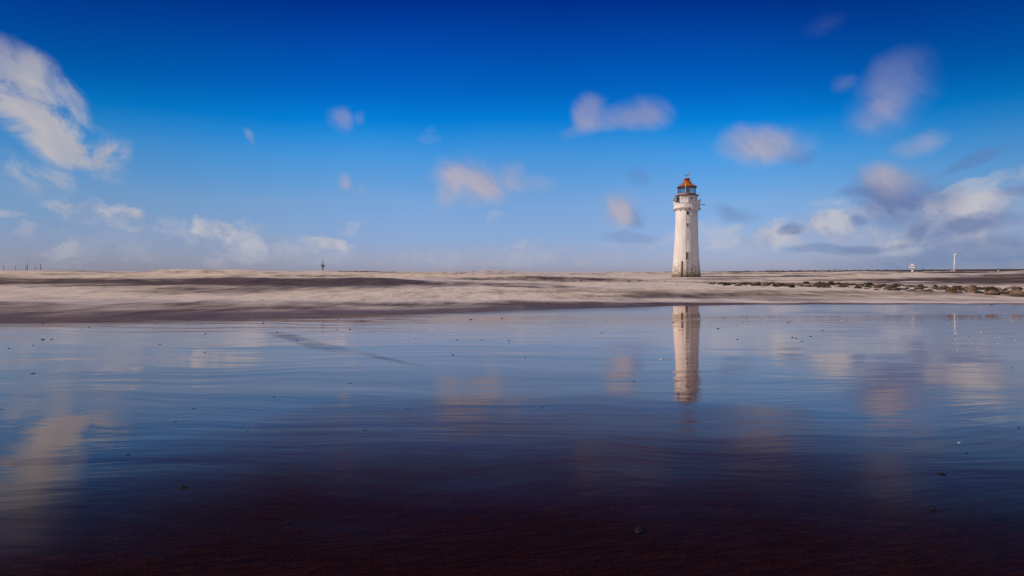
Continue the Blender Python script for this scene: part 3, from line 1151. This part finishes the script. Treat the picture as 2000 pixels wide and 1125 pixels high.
# ------------------------------------------------------------------ beacon
def build_beacon():
    Y = 400.0
    b = at(630.7, 533, Y)
    u = Y / F                                # metres per photo pixel
    dark = mat('beacon_black', (.028, .026, .028), .6, scale=2)
    steel = mat('beacon_steel', (.20, .20, .19), .5, scale=2)
    t = thing('beacon', 'thin dark navigation beacon with a caged platform standing in the sea', 'beacon', b)
    bm = bmesh.new()
    tube(bm, (0, 0, -3), (0, 0, 13.2 * u), 1.15 * u, .95 * u, 16)
    obj('column', bm, dark, t)
    bm = bmesh.new()
    lathe(bm, [(.9 * u, 11.0 * u), (3.3 * u, 13.0 * u), (3.5 * u, 13.2 * u), (3.5 * u, 13.8 * u), (.5 * u, 13.85 * u)], 20)
    obj('platform', bm, dark, t, False)
    bm = bmesh.new()
    for k in range(10):
        a = 2 * math.pi * k / 10
        s, c = 3.3 * u * math.sin(a), 3.3 * u * math.cos(a)
        tube(bm, (s, c, 13.8 * u), (s, c, 17.6 * u), .20 * u, seg=6)
    for z in (15.6, 17.5):
        for k in range(10):
            a, a2 = 2 * math.pi * k / 10, 2 * math.pi * (k + 1) / 10
            tube(bm, (3.3 * u * math.sin(a), 3.3 * u * math.cos(a), z * u), (3.3 * u * math.sin(a2), 3.3 * u * math.cos(a2), z * u), .09 * u, seg=5)
    obj('guard_rail', bm, mat('beacon_rail', (.07, .09, .10), .6), t)
    bm = bmesh.new()
    tube(bm, (-.2 * u, 0, 13.8 * u), (-.2 * u, 0, 17.2 * u), 1.05 * u, .8 * u, 12)
    obj('cabinet', bm, steel, t)
    bm = bmesh.new()
    tube(bm, (0, 0, 17.0 * u), (0, 0, 25.6 * u), .62 * u, .22 * u, 8)
    mast = obj('mast', bm, dark, t)
    bm = bmesh.new()
    box(bm, (.55 * u, 0, 22.6 * u), (.9 * u, .3 * u, 1.3 * u))
    obj('radar_reflector', bm, dark, mast, False)
    bm = bmesh.new()
    tube(bm, (0, 0, 26.1 * u), (0, 0, 27.3 * u), .6 * u, .5 * u, 10)
    obj('light', bm, dark, t)
    bm = bmesh.new()
    tube(bm, (-1.25 * u, 0, 9.8 * u), (-1.2 * u, 0, 12.2 * u), .45 * u, seg=8)
    obj('fog_horn', bm, mat('pale_paint', (.6, .55, .48), .6), t)


build_beacon()

# ------------------------------------------------------------------ far shore on the right
FS_Y = 1300.0


def build_far_shore():
    u = FS_Y / F
    # low land with a stone embankment in front
    bm = bmesh.new()
    land = mat('far_land', (.060, .040, .038), .9, alt=(.085, .050, .040), scale=.02)
    top_t = [(1340, 531.2), (1430, 530.2), (1500, 529.4), (1660, 528.6), (1700, 528.0), (1850, 526.7), (2000, 525.4), (2200, 525.0), (2700, 525.0)]
    rows = []
    cols = 340
    for j, (dy, hk) in enumerate(((-40, -.45), (0, .0), (40, .45), (140, .85), (260, 1.0), (700, .9), (1500, -.1))):
        row = []
        for i in range(cols + 1):
            px = 1340 + (2700 - 1340) * i / cols
            x = (px - CX) / F * (FS_Y + 200)
            h = (531 - lerp_tab(px, top_t)) * u * 1.18 + CAM_Z
            z = (h * hk if hk > 0 else 6 * hk) + (.6 * fbm(x * .02, j * 3.0, 1, 4) * (1 if j > 2 else .3))
            row.append(bm.verts.new((x, FS_Y + 60 + dy, z)))
        rows.append(row)
    for a, b in zip(rows, rows[1:]):
        for i in range(cols):
            bm.faces.new((a[i], a[i + 1], b[i + 1], b[i]))
    tag(obj('headland', bm, land), kind='structure')
    # embankment of pale stones
    bm = bmesh.new()
    rows = []
    cols = 420
    for j, (py0, dy) in enumerate(((0, 0), (.35, 6), (.7, 12), (1.0, 18), (1.0, 30))):
        row = []
        for i in range(cols + 1):
            px = 1690 + (2500 - 1690) * i / cols
            x = (px - CX) / F * FS_Y
            topz = CAM_Z + lerp_tab(px, [(1690, -1.6), (1740, -.3), (1830, .4), (2000, 1.0), (2500, 1.4)]) * u
            z = -2.5 + (topz + 2.5) * py0 + (.7 * noise.noise(Vector((x * .25, j * 2.2, 3))) if 0 < j else 0)
            row.append(bm.verts.new((x, FS_Y - 20 + dy, z)))
        rows.append(row)
    for a, b in zip(rows, rows[1:]):
        for i in range(cols):
            bm.faces.new((a[i], a[i + 1], b[i + 1], b[i]))
    em = mat('embankment_stone', (.42, .27, .17), .9, alt=(.10, .065, .05), scale=.22)
    tag(obj('sea_wall', bm, em, None, False), 'low embankment of pale orange boulders along the far right shore', 'embankment')
    # mound below the control tower
    white = mat('far_white_render', (.72, .70, .68), .6, scale=.2, alt=(.60, .57, .55))
    dk = mat('far_window_dark', (.05, .055, .07), .4, scale=.2)
    brown = mat('far_roof', (.16, .09, .07), .8, scale=.2)
    # control tower: stem under a wide stacked head
    Y = FS_Y + 40
    u = Y / F
    t = thing('control_tower', 'small white control tower with a wide blocky head on the far shore', 'tower', at(1782, 530.5, Y), -.75)
    t.scale = (1.12, 1.12, 1.12)
    bm = bmesh.new()
    box(bm, (0, 0, 2.4 * u), (3.0 * u, 3.0 * u, 6.0 * u), 0, .2 * u)
    obj('stem', bm, white, t, False)
    bm = bmesh.new()
    box(bm, (0, 0, 5.6 * u), (6.6 * u, 6.6 * u, 1.6 * u), 0, .25 * u)
    box(bm, (0, 0, 8.6 * u), (9.4 * u, 9.4 * u, 4.4 * u), 0, .25 * u)
    head = obj('head', bm, white, t, False)
    bm = bmesh.new()
    box(bm, (0, 0, 9.3 * u), (9.5 * u, 9.5 * u, .9 * u))
    obj('window_band', bm, dk, head, False)
    bm = bmesh.new()
    box(bm, (0, 0, 12.2 * u), (4.6 * u, 4.6 * u, 2.8 * u), 0, .2 * u)
    obj('roof_cabin', bm, white, t, False)
    bm = bmesh.new()
    tube(bm, (.8 * u, 0, 13.5 * u), (.8 * u, 0, 15.2 * u), .25 * u, seg=6)
    obj('aerial', bm, dk, t)
    # right-hand wind turbine, seen edge-on
    Y = FS_Y - 30
    u = Y / F
    t = thing('wind_turbine', 'white wind turbine standing alone on the right shore, seen edge-on', 'wind turbine', at(1864, 532.5, Y), -math.atan2(864, F))
    bm = bmesh.new()
    tube(bm, (0, 0, -2), (0, 0, 36 * u), 1.5 * u, 1.05 * u, 16)
    obj('mast', bm, white, t)
    bm = bmesh.new()
    box(bm, (.7 * u, 0, 36.1 * u), (5.4 * u, 1.6 * u, 1.7 * u), 0, .3 * u)
    obj('nacelle', bm, white, t, False)
    bm = bmesh.new()
    lathe(bm, [(.1 * u, -.7 * u), (.6 * u, -.3 * u), (.75 * u, .4 * u)], 12)
    hub = obj('hub', bm, white, t, True, (-2.6 * u, 0, 36.1 * u))
    hub.rotation_euler = (0, R(90), 0)
    for k in range(3):
        a = R(120 * k + 180)
        bm = bmesh.new()
        d = Vector((math.cos(a), math.sin(a), 0))
        tube(bm, d * .5 * u, d * 9.5 * u, .28 * u, .06 * u, 8)
        obj('blade', bm, white, hub)
    # huts and marker posts
    for px, py, w, h, lab in ((1859.5, 531, 2.2, 3.0, 'small white hut beside the foot of the white wind turbine'),
                              (1950, 530.6, 2.0, 2.8, 'small white hut on the embankment to the right of the white wind turbine'),
                              (1997, 531, 2.4, 2.6, 'small white hut at the right edge of the far shore')):
        Yh = FS_Y - 5
        uh = Yh / F
        t = thing('hut', lab, 'hut', at(px, py, Yh))
        bm = bmesh.new()
        box(bm, (0, 0, h * .4 * uh), (w * uh, w * uh, h * .8 * uh))
        obj('wall', bm, white, t, False)
        bm = bmesh.new()
        lathe(bm, [(w * .78 * uh, h * .8 * uh), (.1, h * 1.15 * uh)], 4)
        o = obj('roof', bm, white, t, False)
        o.rotation_euler = (0, 0, R(45))
    # houses of the far town
    def house(name, w, h, wall, roof):
        t = thing(name, '', 'house', (0, 0, 0), 0, 'houses along the far shore')
        bm = bmesh.new()
        box(bm, (0, 0, h / 2), (w, w * .7, h))
        wl = obj('wall', bm, wall, t, False)
        bm = bmesh.new()
        rr = h * .45
        ps = [(-w / 2 - .3, -w * .38, h), (w / 2 + .3, -w * .38, h), (w / 2 + .3, w * .38, h), (-w / 2 - .3, w * .38, h), (-w / 2 - .3, 0, h + rr), (w / 2 + .3, 0, h + rr)]
        v = [bm.verts.new(p) for p in ps]
        for f in ((0, 1, 5, 4), (2, 3, 4, 5), (0, 4, 3), (1, 2, 5), (3, 2, 1, 0)):
            bm.faces.new([v[i] for i in f])
        obj('roof', bm, roof, t, False)
        for k in range(max(2, int(w / 4))):
            bm = bmesh.new()
            box(bm, (-w / 2 + w * (k + .5) / max(2, int(w / 4)), -w * .351, h * .55), (1.3, .1, 1.6))
            obj('window', bm, dk, t, False)
        return t
    protos = {}
    hs = [(1457, 2, 'w'), (1462, 2.4, 'w'), (1499, 3, 'b'), (1505, 4.5, 'w'), (1511, 5, 'w'), (1518, 3, 'b'), (1526, 4, 'w'), (1545, 3, 'b'), (1562, 3.5, 'b'), (1578, 3, 'w'),
          (1591, 3, 'b'), (1603, 3, 'w'), (1618, 4, 'b'), (1626, 5, 'w'), (1633, 5.5, 'w'), (1652, 3, 'b'), (1668, 4, 'b'), (1676, 2.5, 'w'), (1695, 3, 'b'),
          (1714, 3.4, 'b'), (1731, 3, 'b'), (1752, 3.4, 'w'), (1803, 3, 'b'), (1821, 2.4, 'w')]
    Yt = 1560.0
    ut = Yt / F
    labs = {1457: 'far white house, the leftmost one on the far shore', 1633: 'widest white house on the far shore, above the middle of the breakwater',
            1821: 'far small white house between the control tower and the wind turbine'}
    for px, w, kd in hs:
        wq = round(w)
        key = (wq, kd)
        p = at(px, lerp_tab(px, top_t) + .2, Yt)
        p.z -= 1.2
        if key not in protos:
            t = protos[key] = house('house', wq * ut, (2.3 if kd == 'w' else 1.8) * ut, white if kd == 'w' else mat('far_brick', (.11, .075, .075), .9, scale=.2), brown if kd == 'b' else mat('far_slate', (.16, .15, .17), .8, scale=.2))
            t.location = p
        else:
            t = dup(protos[key], p)
        t['label'] = labs.get(px, 'tiny white house in the row along the far shore' if kd == 'w' else 'tiny dark brick house in the row along the far shore')
        t.rotation_euler = (0, 0, rnd.uniform(-1.15, -.55))
    # distant trees along the low land: one ragged mass
    bm = bmesh.new()
    for i in range(900):
        px = rnd.uniform(1440, 2300)
        y = FS_Y + 330 + rnd.uniform(-30, 30)
        uu = y / F
        hh = (.25 + .75 * max(0, fbm(px * .035, 4, 4, 3) + .5)) * rnd.uniform(.5, 1.2) * uu
        z = CAM_Z + (531 - lerp_tab(px, top_t)) * uu - .4 * uu + hh * .3
        bmesh.ops.create_icosphere(bm, subdivisions=1, radius=1, matrix=Matrix.Translation(((px - CX) / F * y, y, z)) @ Matrix.Diagonal((rnd.uniform(.5, 1.3) * uu, 1.5 * uu, hh * .6, 1)))
    tag(obj('woodland', bm, mat('far_trees', (.038, .034, .036), .9, scale=.05), None, False), 'dark ragged line of trees and scrub along the far right shore', 'trees', None, 'stuff')


build_far_shore()

# ------------------------------------------------------------------ offshore wind turbines on the left
def build_offshore():
    Y = 6000.0
    u = Y / F
    g_ = mat('far_turbine_grey', (.085, .09, .105), .6, scale=.02)
    proto = None
    # blades are turned nearly edge-on to the view
    lab = {7.5: 'short grey offshore turbine at the left edge of the picture', 30.3: 'short grey offshore turbine, second from the left edge', 50.3: 'small grey offshore turbine just left of the tallest one',
           53.4: 'tallest grey offshore turbine of the distant row on the left', 69.3: 'smallest grey offshore turbine, between the two tall ones', 79.6: 'tall grey offshore turbine, rightmost of the distant row'}
    for px, ytop, wpx in ((53.4, 514.5, 1.15), (7.5, 518.5, .75), (30.3, 519, .75), (50.3, 520, .7), (69.3, 521, .7), (79.6, 516.2, 1.1)):
        h = (531 - ytop)
        p = at(px, 531, Y)
        p.z = 0
        if proto is None:
            H = 16.5 * u
            t = proto = thing('wind_turbine', lab[px], 'wind turbine', p, R(55), 'offshore wind turbines on the horizon')
            bm = bmesh.new()
            tube(bm, (0, 0, -5), (0, 0, H), .62 * u, .42 * u, 12)
            obj('mast', bm, g_, t)
            bm = bmesh.new()
            box(bm, (0, .3 * u, H), (.8 * u, 1.5 * u, .8 * u), 0, .1 * u)
            obj('nacelle', bm, g_, t, False)
            bm = bmesh.new()
            tube(bm, (0, -.45 * u, 0), (0, -.95 * u, 0), .36 * u, .15 * u, 10)
            hub = obj('hub', bm, g_, t, True, (0, 0, H))
            for k in range(3):
                a = R(120 * k + 20)
                d = Vector((math.sin(a), 0, math.cos(a)))
                bm = bmesh.new()
                tube(bm, d * .2 * u + Vector((0, -.7 * u, 0)), d * 4.6 * u + Vector((0, -.7 * u, 0)), .13 * u, .03 * u, 6)
                obj('blade', bm, g_, hub)
        else:
            k = h / 16.5
            t = dup(proto, p, R(55), lab[px], (wpx / 1.15, wpx / 1.15, k))


build_offshore()
